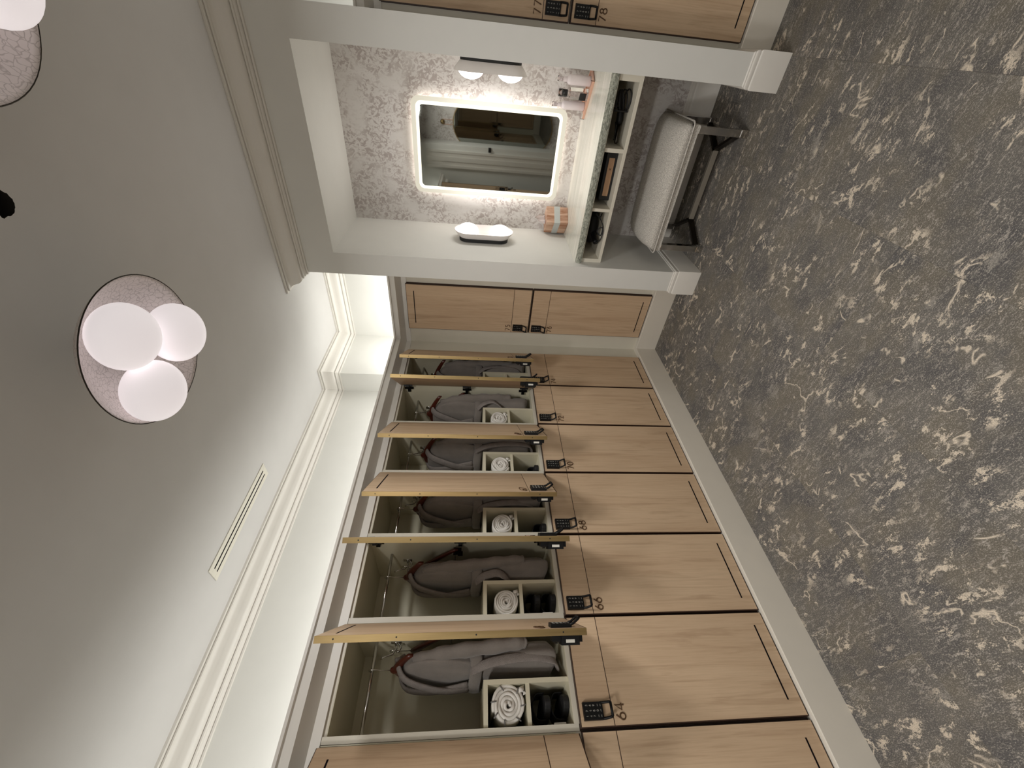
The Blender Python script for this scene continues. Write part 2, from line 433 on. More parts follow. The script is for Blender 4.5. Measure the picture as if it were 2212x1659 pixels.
# ------------------------------------------------------------------ lockers
DW, DT = LW-.008, .019          # door width, thickness
GLYPH = {
 '0': [[(.3+.3*math.cos(a), .5+.5*math.sin(a)) for a in [2*PI*i/20 for i in range(21)]]],
 '1': [[(.12, .8), (.35, 1), (.35, 0)]],
 '2': [[(.05, .72)]+[(.3+.25*math.cos(a), .74+.26*math.sin(a)) for a in [PI-PI*1.25*i/10 for i in range(11)]]+[(.03, 0), (.58, 0)]],
 '3': [[(.3+.24*math.cos(a), .76+.24*math.sin(a)) for a in [math.radians(150-240*i/10) for i in range(11)]], [(.3+.28*math.cos(a), .28+.28*math.sin(a)) for a in [math.radians(90-250*i/12) for i in range(13)]]],
 '4': [[(.45, 0), (.45, 1), (0, .28), (.6, .28)]],
 '5': [[(.5, 1), (.16, 1), (.08, .56)]+[(.28+.29*math.cos(a), .32+.32*math.sin(a)) for a in [math.radians(120-260*i/12) for i in range(13)]]],
 '6': [[(.45, 1), (.07, .45)]+[(.3+.29*math.cos(a), .3+.3*math.sin(a)) for a in [math.radians(150+360*i/18) for i in range(19)]]],
 '7': [[(.03, 1), (.58, 1), (.2, 0)]],
 '8': [[(.3+.22*math.cos(a), .77+.23*math.sin(a)) for a in [2*PI*i/16 for i in range(17)]], [(.3+.28*math.cos(a), .27+.27*math.sin(a)) for a in [2*PI*i/16 for i in range(17)]]],
 '9': [[(.15, 0), (.53, .55)]+[(.3+.29*math.cos(a), .7+.3*math.sin(a)) for a in [math.radians(-30+360*i/18) for i in range(19)]]],
}
PROTO = {}
def digit_mesh(ch):
    if ch not in PROTO:
        bm = B(); h = .0315
        for pl in GLYPH[ch]:
            tube(bm, [(-x*h, .0012, y*h) for x, y in pl], .0024, 6, flat=(Vector((0, 1, 0)), .8))
        me = bpy.data.meshes.new('number'); bmesh.ops.recalc_face_normals(bm, faces=bm.faces); bm.to_mesh(me); bm.free(); me.materials.append(M['bronze'])
        PROTO[ch] = me
    return PROTO[ch]
def shared(key, mat, fn, smooth=False, name=None):
    if key not in PROTO:
        bm = B(); fn(bm); bmesh.ops.recalc_face_normals(bm, faces=bm.faces)
        me = bpy.data.meshes.new(name or key); bm.to_mesh(me); bm.free(); me.materials.append(M[mat])
        if smooth:
            for p in me.polygons: p.use_smooth = True
        PROTO[key] = me
    return PROTO[key]
def put(name, me, parent, loc=(0, 0, 0), rot=None):
    o = bpy.data.objects.new(name, me); link(o, parent); o.location = loc
    if rot: o.rotation_euler = rot
    return o
def keypad_body(bm):
    box(bm, -.0250, .0250, 0, .012, -.066, 0)
    for v in bm.verts:
        if v.co.y > .006: v.co.x *= .97; v.co.z = -.033 + (v.co.z+.033)*.975
def keypad_handle(bm):
    for sx in (-1, 1):
        tube(bm, [(sx*.0215, .008, -.062), (sx*.0215, .012, -.074), (sx*.0205, .022, -.088), (sx*.019, .027, -.094)], .0042, 6)
    tube(bm, [(-.0195, .027, -.0935), (.0195, .027, -.0935)], .0046, 6)
    box(bm, -.0225, .0225, .002, .010, -.068, -.064)
def key_digits(bm):
    rows = ['123', '456', '789', '0']
    h = .0068
    for r, row in enumerate(rows):
        for c, ch in enumerate(row):
            cx = -(-.0145 + .0145*c) if row != '0' else 0
            for pl in GLYPH[ch]:
                pts = pl if len(pl) < 8 else pl[::2]
                tube(bm, [(cx + h*.3 - x*h, .0124, -.008 - r*.0125 - h + y*h) for x, y in pts], .00055, 4)
    for c in (-1, 0, 1): box(bm, c*.0145-.003, c*.0145+.003, .0118, .0126, -.0605, -.0595)
    for c in (-1, 1): box(bm, c*.0145-.003, c*.0145+.003, .0118, .0126, -.0505, -.0495)

def door(root, num, upper, rot, loc, z0, z1, opened=False):
    """door local frame: x from hinge to free edge, y = front normal, z up; slab is the part, its facings are sub-parts"""
    key = 'U' if upper else 'L'
    H = z1-z0
    zline = (1.094 if upper else .850) - z0
    zslot = (1.755 if upper else .200) - z0
    zk = (1.085 if upper else .953) - z0
    zn = (1.104 if upper else .808) - z0
    d = put('door', shared('door'+key, 'edge_brown', lambda b: box(b, .002, DW, -DT+.001, -.0015, 0, H), name='door'), root, loc, (0, 0, rot))
    d.location.z += z0
    ga, gb = .003, DW-.003
    if upper: za, zb, zc_, zd = zline+.0016, H-.003, .003, zline-.0016
    else: za, zb, zc_, zd = .003, zline-.0016, zline+.0016, H-.003
    put('panel', shared('panel'+key, 'oak', lambda b: box(b, ga, gb, -.0015, 0, za, zb), name='panel'), d)
    put('lock_panel', shared('lockpanel'+key, 'oak', lambda b: box(b, ga, gb, -.0015, 0, zc_, zd), name='lock_panel'), d)
    put('vent_slot', shared('slot'+key, 'slot_dark', lambda b: box(b, .048, DW-.048, -.001, .0006, zslot-.0028, zslot+.0028), name='vent_slot'), d)
    kx = DW-.0425
    put('keypad', shared('keypad', 'black_plastic', keypad_body), d, (kx, 0, zk))
    put('handle', shared('handle', 'black_plastic', keypad_handle, True), d, (kx, 0, zk))
    put('keypad_marks', shared('keypad_marks', 'key_digit', key_digits), d, (kx, 0, zk))
    for i, ch in enumerate(str(num)):
        put('number', digit_mesh(ch), d, (DW-.0165-.0265*i, 0, zn))
    if opened:
        put('back_panel', shared('backp'+key, 'oak_back', lambda b: box(b, .003, DW-.001, -DT-.0006, -DT+.001, .002, H-.002), name='back_panel'), d)
        put('edge_band', shared('edgeband'+key, 'brass', lambda b: box(b, DW, DW+.0016, -DT-.0006, 0, 0, H), name='edge_band'), d)
        put('bottom_band', shared('bottomband'+key, 'edge_brown', lambda b: box(b, .002, DW, -DT-.0006, -.0002, -.0008, 0), name='bottom_band'), d)
        sc = shared('screw', 'black_matte', lambda b: (lathe(b, [(0, 0), (.0024, 0), (.0024, .0008), (0, .0008)], 10)), name='screw')
        for zz in (H-.055, H-.24, H*.42, .075):
            put('screw', sc, d, (DW+.0016, -DT/2, zz), (0, PI/2, 0))
        lx = DW-.036
        put('latch_box', shared('latch', 'black_plastic', lambda b: (box(b, lx-.028, lx+.028, -DT-.028, -DT, .022, .080), box(b, lx-.018, lx+.018, -DT-.018, -DT, .080, .108), box(b, lx+.016, lx+.024, -DT-.020, -DT, .012, .022)), name='latch_box'), d)
        put('latch_plate', shared('latchp', 'dark_metal', lambda b: (box(b, lx-.013, lx+.013, -DT-.0205, -DT-.018, .083, .104), box(b, lx-.006, lx+.002, -DT-.026, -DT-.018, .088, .098)), name='latch_plate'), d)
        put('latch_label', shared('latchl', 'sticker', lambda b: box(b, lx+.0279, lx+.0286, -DT-.021, -DT-.012, .038, .066), name='latch_label'), d)
        hz = shared('hinge', 'black_plastic', lambda b: (box(b, .012, .030, -DT-.010, -DT, -.026, .026), box(b, .004, .040, -DT-.016, -DT-.004, -.007, .007)), name='hinge')
        for zz in (H-.05, H*.5, .05): put('hinge', hz, d, (0, 0, zz))
    return d

def nm(k): return Y0 - k*LW      # boundary k
PLACE = ['the farthest, by the end wall', 'second from the end wall', 'third from the end wall', 'fourth from the end wall', 'fifth from the end wall', 'sixth from the end wall', 'cut off by the picture edge', 'just behind the camera', 'at the end behind the camera']
ORD = ['farthest', 'second farthest', 'third farthest', 'fourth farthest', 'fifth farthest', 'nearest']
ANG = {0: 31, 1: 48, 2: 37, 3: 39.5, 4: 61, 5: 66, 6: 44}
UP = {}
for k in range(9):
    yf, yn = nm(k), nm(k+1)
    lo = 74-2*k; up = 73-2*k
    # lower, closed
    lab = 'closed oak lower locker %d, %s' % (lo, PLACE[k])
    r = thing('locker', lab, 'locker', (0, yf, 0), 0, 'lower lockers of the left bank')
    put('cabinet', shared('lower_body', 'edge_brown', lambda b: box(b, -.39, -.0205, -LW+.0005, -.0005, ZB-.001, .9665), name='cabinet'), r)
    door(r, lo, False, -PI/2, (0, -.004, 0), ZB+.003, ZM0)
    # upper, open (or closed behind the camera)
    opened = k <= 6
    r = thing('locker', ('open oak upper locker above locker %d, %s' % (lo, PLACE[k])) if opened else 'closed oak upper locker %d, %s' % (up, PLACE[k]), 'locker', (0, yf, 0), 0, 'upper lockers of the left bank')
    if opened:
        def body(b):
            Y1, Y2 = -LW+.0005, -.0005
            box(b, -.40, XF, Y1, Y1+.019, .968, 1.799)          # near side
            box(b, -.40, XF, Y2-.0035, Y2, .968, 1.799)          # far side
            box(b, -.40, -.395, Y1+.019, Y2-.0035, .968, 1.799)  # back
            box(b, -.395, XF, Y1+.019, Y2-.0035, .968, .984)     # bottom
            box(b, -.395, -.03, Y1+.019, Y2-.0035, 1.787, 1.799)  # top
        put('cabinet', shared('upper_body', 'melamine', body, name='cabinet'), r)
        put('front_frame', shared('upper_front', 'frame_white', lambda b: (box(b, XF, XF+.0015, -LW+.0005, -LW+.0205, .968, 1.799), box(b, XF, XF+.0015, -LW+.02, -.0005, .966, .983)), name='front_frame'), r)
        def cub(b):
            y1, y2 = -LW+.0195, -.191
            box(b, -.37, -.030, y2-.015, y2, .984, 1.273)        # upright
            box(b, -.37, -.030, y1, y2, 1.273, 1.288)            # top
            box(b, -.37, -.032, y1, y2-.015, 1.125, 1.139)       # divider
        put('cubby', shared('cubby', 'melamine', cub, name='cubby'), r)
        def rod(b): tube(b, [(-.165, -LW+.019, 1.706), (-.165, -.004, 1.706)], .0062, 10)
        put('hanging_rail', shared('rail', 'chrome', rod, True, 'hanging_rail'), r)
        def hk(b):
            x0, y0_, z0_ = -.222, -.004, 1.640
            box(b, x0-.009, x0+.009, y0_-.004, y0_, z0_-.022, z0_+.018)
            tube(b, [(x0, y0_-.003, z0_), (x0, y0_-.022, z0_-.006), (x0+.004, y0_-.044, z0_+.006), (x0+.006, y0_-.054, z0_+.040), (x0+.006, y0_-.060, z0_+.052)], [.0045, .004, .0035, .003, .0042], 8)
            tube(b, [(x0, y0_-.003, z0_-.012), (x0, y0_-.020, z0_-.024), (x0, y0_-.032, z0_-.018), (x0, y0_-.036, z0_-.006)], [.0045, .004, .0035, .0042], 8)
        put('coat_hook', shared('coathook', 'chrome', hk, True, 'coat_hook'), r)
        def hp(b):
            for zz in (1.755, 1.39, 1.025):
                box(b, -.075, -.024, -.014, -.004, zz-.009, zz+.009); box(b, -.056, -.042, -.012, -.004, zz-.027, zz+.027)
        def hp1(b): box(b, -.075, -.024, -.016, -.004, -.009, .009); box(b, -.056, -.042, -.012, -.004, -.027, .027)
        hpm = shared('hingeplate', 'black_plastic', hp1, name='hinge_plate')
        for zz in (1.755, 1.39, 1.025): put('hinge_plate', hpm, r, (0, 0, zz))
        door(r, up, True, -PI/2+math.radians(ANG[k]), (-.002, -.006, 0), ZM1, ZT, True)
    else:
        put('cabinet', shared('upper_body_c', 'melamine', lambda b: box(b, -.39, -.0205, -LW+.0005, -.0005, .968, 1.799), name='cabinet'), r)
        door(r, up, True, -PI/2, (0, -.004, 0), ZM1, ZT)
# filler strip and rail of the left face frame
bm = B(); box(bm, XF-.002, XF+.0008, Y0+.001, YF, .1455, 1.86); box(bm, XF-.002, XF+.0008, YBK, Y0, 1.8065, 1.845); box(bm, XF-.014, XF-.008, YBK, Y0, 1.789, 1.812)
struct('trim_6', bm, 'frame_white', 'painted face frame around the upper lockers', 'trim')
# end lockers
for num, xh, lab in ((75, XPL-.1424, 'closed oak upper locker 75 on the end wall'), (76, XPL-.1424, 'closed oak lower locker 76 on the end wall'),
                     (77, 2.112, 'closed oak upper locker 77 right of the vanity column'), (78, 2.112, 'closed oak lower locker 78 right of the vanity column')):
    upper = num in (75, 77)
    r = thing('locker', lab, 'locker', (xh, YF-.0225, 0), 0, 'lockers on the end wall')
    z0, z1 = (ZM1, ZT) if upper else (ZB+.003, ZM0)
    put('cabinet', shared('end_body'+str(upper), 'edge_brown', lambda b: box(b, -DW-.003, .002, .0195, .0222, z0-.003, z1+.003), name='cabinet'), r)
    door(r, num, upper, PI, (0, 0, 0), z0, z1)

# ------------------------------------------------------------------ locker contents
def arc_bar(bm, half, drop, thick, wide, n=14, power=1.6):
    """wooden hanger bar in the XZ plane, curved down at the ends"""
    pts = []
    rings = []
    for i in range(n+1):
        t = -1+2*i/n; x = half*t; z = -drop*abs(t)**power
        hz = thick*(1.25-.45*abs(t)); hy = wide*(1-.35*abs(t))
        rings.append([bm.verts.new((x, dy*hy/2, z+dz*hz/2)) for dy, dz in ((-1, -.7), (-.7, -1), (.7, -1), (1, -.7), (1, .7), (.7, 1), (-.7, 1), (-1, .7))])
    for a, b in zip(rings, rings[1:]):
        for k in range(8): bm.faces.new((a[k], a[(k+1) % 8], b[(k+1) % 8], b[k]))
    bm.faces.new(rings[0][::-1]); bm.faces.new(rings[-1])
def hanger_hook(bm, h, rl=.013):
    pts = [(0, 0, .01), (0, 0, h-rl)]
    cz = h
    pts = [(0, 0, .005), (0, 0, h-.030), (.010, 0, h-.018)] + [(.0 + rl*math.cos(a), 0, h+rl*math.sin(a)) for a in [math.radians(-20+200*i/8) for i in range(9)]]
    tube(bm, pts, .0019, 6)
def robe_body(bm, seed, low=.995):
    rg = random.Random(seed); n = 44
    prof = [(1.600, .040, .022), (1.590, .060, .030), (1.572, .098, .038), (1.545, .124, .040), (1.50, .138, .043), (1.44, .142, .045), (1.38, .134, .046), (1.335, .116, .044),
            (1.30, .112, .045), (1.265, .124, .052), (1.20, .138, .056), (1.13, .146, .058), (1.06, .150, .060), (low+.012, .150, .060), (low, .140, .052)]
    ph = [rg.uniform(0, 6.3) for _ in range(4)]
    rings = []
    for j, (z, a, b) in enumerate(prof):
        ring = []
        amp = .0 if j < 2 else (.10 if 6 <= j <= 9 else .075)
        for k in range(n):
            t = 2*PI*k/n
            f = 1 + amp*(.5*math.sin(7*t+ph[0]+z*6) + .35*math.sin(11*t+ph[1]-z*9) + .35*math.sin(4*t+ph[2]+z*14))
            ct, stt = math.cos(t), math.sin(t)
            x = a*math.copysign(abs(ct)**.8, ct)*f; y = b*math.copysign(abs(stt)**.8, stt)*f
            zz = z + (.010*math.sin(3*t+ph[3]) if j > 11 else 0) - .035*max(0, abs(x)-.03)*(1 if j < 5 else 0)*4*.3
            ring.append(bm.verts.new((x, y, zz)))
        rings.append(ring)
    for a_, b_ in zip(rings, rings[1:]):
        for k in range(n): bm.faces.new((a_[k], a_[(k+1) % n], b_[(k+1) % n], b_[k]))
    bm.faces.new(rings[-1][::-1])
def ribbon(bm, pts, w, t, wd=None):
    """flat padded strip through points; wd = width direction"""
    pts = [Vector(p) for p in pts]; rings = []
    for i, p in enumerate(pts):
        tg = (pts[min(i+1, len(pts)-1)]-pts[max(i-1, 0)]).normalized()
        wv = Vector(wd) if wd is not None else Vector((1, 0, 0))
        wv = (wv - tg*wv.dot(tg)).normalized(); nv = tg.cross(wv)
        ring = []
        for a in range(10):
            g = 2*PI*a/10
            ring.append(bm.verts.new(p + wv*math.cos(g)*w/2 + nv*math.sin(g)*t/2))
        rings.append(ring)
    for a_, b_ in zip(rings, rings[1:]):
        for k in range(10): bm.faces.new((a_[k], a_[(k+1) % 10], b_[(k+1) % 10], b_[k]))
    bm.faces.new(rings[0][::-1]); bm.faces.new(rings[-1])
def spline(P, n=24):
    P = [Vector(p) for p in P]; out = []
    for i in range(len(P)-1):
        a, b, c, d = P[max(i-1, 0)], P[i], P[i+1], P[min(i+2, len(P)-1)]
        m = max(2, n//(len(P)-1))
        for s in range(m):
            t = s/m
            out.append(.5*((2*b)+(c-a)*t+(2*a-5*b+4*c-d)*t*t+(3*b-a-3*c+d)*t**3))
    out.append(P[-1]); return out

ROBE = {0: (8, .108), 1: (6, .122), 2: (2, .110), 3: (-4, .115), 4: (-6, .112), 5: (5, .116)}
for k in range(6):
    yf = nm(k); ang, dy = ROBE[k]; lo = 74-2*k
    yc = yf-dy; xc = -.185
    where = 'in the %s open locker, above locker %d' % (ORD[k], lo)
    h = thing('clothes_hanger', 'red-brown wooden hanger carrying the grey robe ' + where, 'hanger', (xc+.020, yc, 1.612), math.radians(ang*.4), 'hangers under the robes')
    bm = B(); arc_bar(bm, .150, .060, .026, .018); sphere(bm, (0, 0, .006), .024, 16, 10, (1, .5, .9))
    obj('bar', bm, 'wood_red', h, smooth=True)
    bm = B(); hanger_hook(bm, 1.706-1.612); obj('hook', bm, 'chrome', h, smooth=True)
    # robe
    r = thing('bathrobe', 'grey belted bathrobe hanging ' + where, 'bathrobe', (xc, yc, 0), math.radians(ang), 'grey bathrobes')
    bm = B(); robe_body(bm, 11+k*5, .992+.012*(k % 3)); o = obj('body', bm, 'robe', r, smooth=True)
    s = o.modifiers.new('sub', 'SUBSURF'); s.levels = 1; s.render_levels = 1
    bm = B()
    ribbon(bm, spline([(-.030, .030, 1.600), (-.058, .0, 1.604), (-.050, -.044, 1.575), (-.030, -.062, 1.50), (.000, -.066, 1.42), (.018, -.058, 1.34)]), .046, .017, (1, 0, .2))
    ribbon(bm, spline([(.030, .030, 1.600), (.062, .0, 1.606), (.056, -.046, 1.575), (.034, -.068, 1.50), (.004, -.073, 1.42), (-.016, -.062, 1.34)]), .048, .017, (1, 0, -.2))
    ribbon(bm, spline([(-.034, .028, 1.602), (0, .040, 1.610), (.034, .028, 1.602)]), .040, .016, (0, 0, 1))
    obj('collar', bm, 'robe_lining', r, smooth=True)
    bm = B(); pts = [(.131*math.cos(a), .064*math.sin(a), 1.315+.004*math.sin(3*a)) for a in [2*PI*i/28 for i in range(29)]]
    ribbon(bm, pts, .046, .014, (0, 0, 1)); obj('belt', bm, 'robe', r, smooth=True)
    v = k % 3
    bm = B()
    tails = {0: [(.10, -.050, 1.315), (.135, -.040, 1.26), (.142, -.028, 1.16), (.130, -.030, 1.06), (.095, -.052, 1.02)],
             1: [(.105, -.05, 1.32), (.140, -.036, 1.28), (.150, -.030, 1.22), (.120, -.062, 1.17), (.060, -.072, 1.20)],
             2: [(.11, -.045, 1.33), (.140, -.03, 1.25), (.148, -.02, 1.12), (.142, -.03, 1.03), (.11, -.05, 1.01)]}[v]
    ribbon(bm, spline(tails), .034, .010, (0, .7, .3)); obj('belt_tail', bm, 'robe_lining', r, smooth=True)
    for sx in (-1, 1):
        bm = B()
        e = .0 if sx < 0 else .012*(v-1)
        P = spline([(sx*.106, .0, 1.545), (sx*.126, .004, 1.47), (sx*(.134+e), .008, 1.38), (sx*(.136+e), .016, 1.27), (sx*(.130+e), .026, 1.17), (sx*(.120+e), .030, 1.085+.03*v)], 20)
        R = [.024+.013*min(1, i/6) + .004*math.sin(i*1.7+k) for i in range(len(P))]
        tube(bm, P, R, 14, flat=(Vector((0, 1, 0)), .62)); obj('sleeve', bm, 'robe', r, smooth=True)
    # clip hanger on the coat hook
    c = thing('clip_hanger', 'spare clip hanger on the side hook ' + where, 'hanger', (-.222, yf-.040+.004*(k % 2), 1.560), math.radians(-2.5+2.5*(k % 3)), 'spare clip hangers')
    bm = B(); arc_bar(bm, .165, .150, .026, .016, 16, 1.15); obj('bar', bm, 'wood_red', c, smooth=True)
    bm = B(); hanger_hook(bm, .088, .011); obj('hook', bm, 'chrome', c, smooth=True)
    bm = B(); tube(bm, [(-.15, 0, -.148), (.15, 0, -.148)], .0018, 6); obj('trouser_bar', bm, 'chrome', c, smooth=True)
    for sx in (-1, 1):
        bm = B(); box(bm, sx*.150-.012, sx*.150+.012, -.011, .011, -.176, -.148); box(bm, sx*.150-.016, sx*.150+.016, -.014, -.008, -.182, -.160); box(bm, sx*.150-.004, sx*.150+.004, -.016, .016, -.150, -.140)
        obj('clip', bm, 'dark_metal', c)

def towel(bm, seed, R=.060, turns=4.3, L=.25):
    rg = random.Random(seed); n = int(turns*22); th = .0050
    th2 = (R-.010)/turns
    mid = []
    for i in range(n+1):
        a = 2*PI*turns*i/n; r = .006 + (R-.012)*i/n
        r *= 1 + .035*math.sin(a*1.0+seed) + .02*math.sin(a*3+seed*2)
        mid.append((r*math.cos(a-PI*.62), r*math.sin(a-PI*.62)*.96, a))
    hw = th2*.47
    o_, i_ = [], []
    for j, (y, z, a) in enumerate(mid):
        l = math.hypot(y, z) or 1; ny, nz = y/l, z/l
        o_.append((y+ny*hw, z+nz*hw)); i_.append((y-ny*hw, z-nz*hw))
    cols = []
    for (oy, oz), (iy, iz), (my, mz, a) in zip(o_, i_, mid):
        x0 = .004*math.sin(a*2.3+seed)
        cy, cz = (oy+iy)/2, (oz+iz)/2
        q = lambda f, yy, zz: (yy, zz)
        cols.append([bm.verts.new(p) for p in (
            (x0-.004, oy, oz), (x0, cy+(oy-cy)*.6, cz+(oz-cz)*.6), (x0, cy+(iy-cy)*.6, cz+(iz-cz)*.6), (x0-.004, iy, iz), (-L, iy, iz), (-L, oy, oz))])
    for a_, b_ in zip(cols, cols[1:]):
        for k in range(6): bm.faces.new((a_[k], a_[(k+1) % 6], b_[(k+1) % 6], b_[k]))
    bm.faces.new(cols[0]); bm.faces.new(cols[-1][::-1])
for k in range(1, 6):
    lo = 74-2*k; yn = nm(k+1)
    R = {5: .064, 4: .056, 3: .056, 2: .056, 1: .056}[k]
    yc = yn+.0195+.002+R+{5: -.003, 4: -.004, 3: -.002, 2: .001, 1: .001}[k]
    zc_ = 1.139+R*.985
    lab = 'rolled white towel with grey stripes in the cubby above locker 64' if k == 5 else 'plain rolled white towel in the %s locker cubby, above locker %d' % (ORD[k], lo)
    r = thing('rolled_towel', lab, 'towel', (-.036, yc, zc_), 0, 'rolled towels')
    bm = B(); towel(bm, k*1.3, R, {5: 4.6, 4: 5.2, 3: 4.8, 2: 5.0, 1: 5.2}[k]); obj('roll', bm, 'rug_white', r, smooth=True)
    bm = B(); ribbon(bm, [(-.002, R*.62, -R*.60), (-.003, R*.75, -R*.86), (-.004, R*.45, -R*.96)], .018, .012, (0, .5, .5))
    ribbon(bm, [(-.006, R*.70, -R*.80), (-.22, R*.70, -R*.80)], .020, .014, (0, 1, 0)); obj('tail', bm, 'rug_white', r, smooth=True)
    if k == 5:
        for a in (20, 75, 118, 160, 215, 262, 315):
            a = math.radians(a); c0, c1 = R*.66, R*.97
            bm = B(); tube(bm, [(.0035, c0*math.cos(a), c0*math.sin(a)), (.0035, c1*math.cos(a+.12), c1*math.sin(a+.12))], .0022, 6, flat=(Vector((1, 0, 0)), .5)); obj('stripe', bm, 'towel_stripe', r, smooth=True)
def slipper(bm, L=.24, w=.078):
    poly = []
    for i in range(28):
        a = 2*PI*i/28; x = L/2*math.cos(a); y = w/2*math.sin(a)*(1+.16*math.cos(a))*(.9+.1*abs(math.cos(2*a)))
        poly.append((x, y))
    prism(bm, poly, 0, .022, 'z')
def strap(bm, w=.078):
    ribbon(bm, spline([(.03, -w/2, .015), (.03, -w*.45, .045), (.03, 0, .060), (.03, w*.45, .045), (.03, w/2, .015)], 20), .085, .007, (1, 0, 0))
for k in (2, 3, 4, 5):
    lo = 74-2*k; yn = nm(k+1); n = 2 if k >= 4 else 1
    for j in range(n):
        lab = {2: 'small black slipper in the lower cubby above locker 70', 3: 'black slipper in the lower cubby above locker 68'}.get(k) or ('%s black slipper stacked in the %s locker cubby, above locker %d' % (('bottom', 'top')[j], ORD[k], lo))
        r = thing('slipper', lab, 'slipper', (-.165 if k > 3 else -.17, yn+.082 if k > 3 else yn+.066, .9845+j*.066), math.radians(3 if k > 2 else 6), 'black slippers')
        bm = B(); slipper(bm); obj('sole', bm, 'black_rubber', r, bevel=.004)
        bm = B(); strap(bm); obj('strap', bm, 'black_rubber', r, smooth=True)
    if k >= 4:
        o = obj('plastic_tag', bxo(-.005, .005, 0, .0075, 0, .042), 'sticker', None, bevel=.002); o.location = (-.034, yn+.0198, 1.008)
        tag(o, 'small pale plastic tag at the %s locker cubby edge, above locker %d' % (ORD[k], lo), 'tag', 'cubby tags')

# ------------------------------------------------------------------ vanity
# counter
bm = B(); box(bm, XPR, XCL, YN+.056, YB, .728, .766)
ct = thing('countertop', 'polished veined stone countertop of the vanity', 'countertop', (0, 0, 0))
obj('slab', bm, 'stone', ct)
bm = B(); rg = random.Random(5); nx, nz_ = 90, 7; G = []
for i in range(nx+1):
    col = []
    for j in range(nz_+1):
        t = j/nz_; x_ = XPR + (XCL-XPR)*i/nx
        col.append(bm.verts.new((x_, -.0115 - .0035*math.sin(PI*t) - (rg.uniform(0, .004) if 0 < j < nz_ else 0), .766-.039*t)))
    G.append(col)
for i in range(nx):
    for j in range(nz_): bm.faces.new((G[i][j], G[i+1][j], G[i+1][j+1], G[i][j+1]))
obj('rough_edge', bm, 'stone_edge', ct, smooth=True)
# cabinet
cb = thing('vanity_shelf', 'white open shelf unit with three compartments under the countertop', 'shelf', (0, 0, 0))
YCF = .007
obj('bottom', bxo(XPR, XCL, YCF, .42, .604, .622), 'frame_white', cb, bevel=.001)
obj('top_rail', bxo(XPR, XCL, YCF, .42, .720, .7275), 'frame_white', cb)
obj('back', bxo(XPR, XCL, .42, .43, .604, .7275), 'frame_white', cb)
for a, b in ((XPR, .731), (1.004, 1.021), (1.298, 1.317), (1.594, XCL)):
    obj('divider', bxo(a, b, YCF, .42, .622, .720), 'frame_white', cb, bevel=.001)
# mirror
mx0, mx1, mz0, mz1 = .910, 1.412, .853, 1.745
mr = thing('lit_mirror', 'rounded rectangular mirror with glowing frosted border above the counter', 'mirror', ((mx0+mx1)/2, YB, (mz0+mz1)/2))
mw, mh = mx1-mx0, mz1-mz0
bm = B(); prism(bm, rrect(mw-.06, mh-.06, .03), -.028, -.002); obj('housing', bm, 'frame_white', mr)
bm = B(); prism(bm, rrect(mw, mh, .042, 8), -.034, -.028)
obj('frosted_border', bm, 'mirror_light', mr)
bm = B(); prism(bm, rrect(.460, .842, .032, 8), -.0346, -.034); obj('inner_border', bm, 'mirror_light_inner', mr)
bm = B(); prism(bm, rrect(.424, .806, .022, 8, .0, 0), -.0354, -.0346); obj('glass', bm, 'mirror', mr)
bm = B()
for t in (-1, 1):
    box(bm, t*(mw/2-.018)-.004, t*(mw/2-.018)+.004, -.022, -.014, -mh/2+.04, mh/2-.04)
    box(bm, -mw/2+.04, mw/2-.04, -.022, -.014, t*(mh/2-.018)-.004, t*(mh/2-.018)+.004)
obj('led_strip', bm, 'led_strip', mr)
# sconces
def sconce(name, label, x, side):
    r = thing(name, label, 'wall lamp', (x, .245, 1.311), 0 if side > 0 else PI, 'vanity wall lamps')
    def pill(hz, hy, n=12):
        p = []
        for s, a0 in ((1, 0), (-1, 180)):
            for i in range(n+1):
                a = math.radians(a0 + 180*i/n); p.append((hy*math.cos(a), s*(hz-hy) + hy*math.sin(a)))
        return p
    bm = B(); prism(bm, pill(.152, .056), 0, .022, 'x'); obj('backplate', bm, 'black_matte', r, bevel=.002)
    bm = B(); outer = [pill(.152, .056), pill(.172, .075), pill(.184, .088)]; xs = [.0225, .045, .064]
    inn = [pill(.181, .085), pill(.168, .071), pill(.148, .052)]; xi = [.064, .046, .027]
    rings = [[bm.verts.new((xx, a, b)) for a, b in P] for P, xx in zip(outer+inn, xs+xi)]
    n = len(rings[0])
    for a, b in zip(rings, rings[1:]):
        for k in range(n): bm.faces.new((a[k], a[(k+1) % n], b[(k+1) % n], b[k]))
    bm.faces.new(rings[0]); bm.faces.new(rings[-1])
    obj('bowl', bm, 'white_ceramic', r, autos=True)
    for s in (-1, 1):
        bm = B(); sphere(bm, (.056, 0, s*.0985), .064, 28, 18, (.66, 1, 1)); obj('globe', bm, 'globe_sconce', r, smooth=True)
        l = bpy.data.lights.new('sconce_light', 'AREA'); l.shape = 'DISK'; l.size = .11; l.energy = 1.15; l.color = (1, .97, .95)
        lo_ = bpy.data.objects.new('sconce_light', l); link(lo_, r); lo_.location = (.108, 0, s*.0985); lo_.rotation_euler = (0, -PI/2, 0)
    return r
sconce('wall_sconce', 'oval white wall lamp with two globes on the left alcove wall', XPR+.0005, 1)
sconce('wall_sconce', 'oval wall lamp seen edge-on at the right side of the alcove', XCL-.0005, -1)
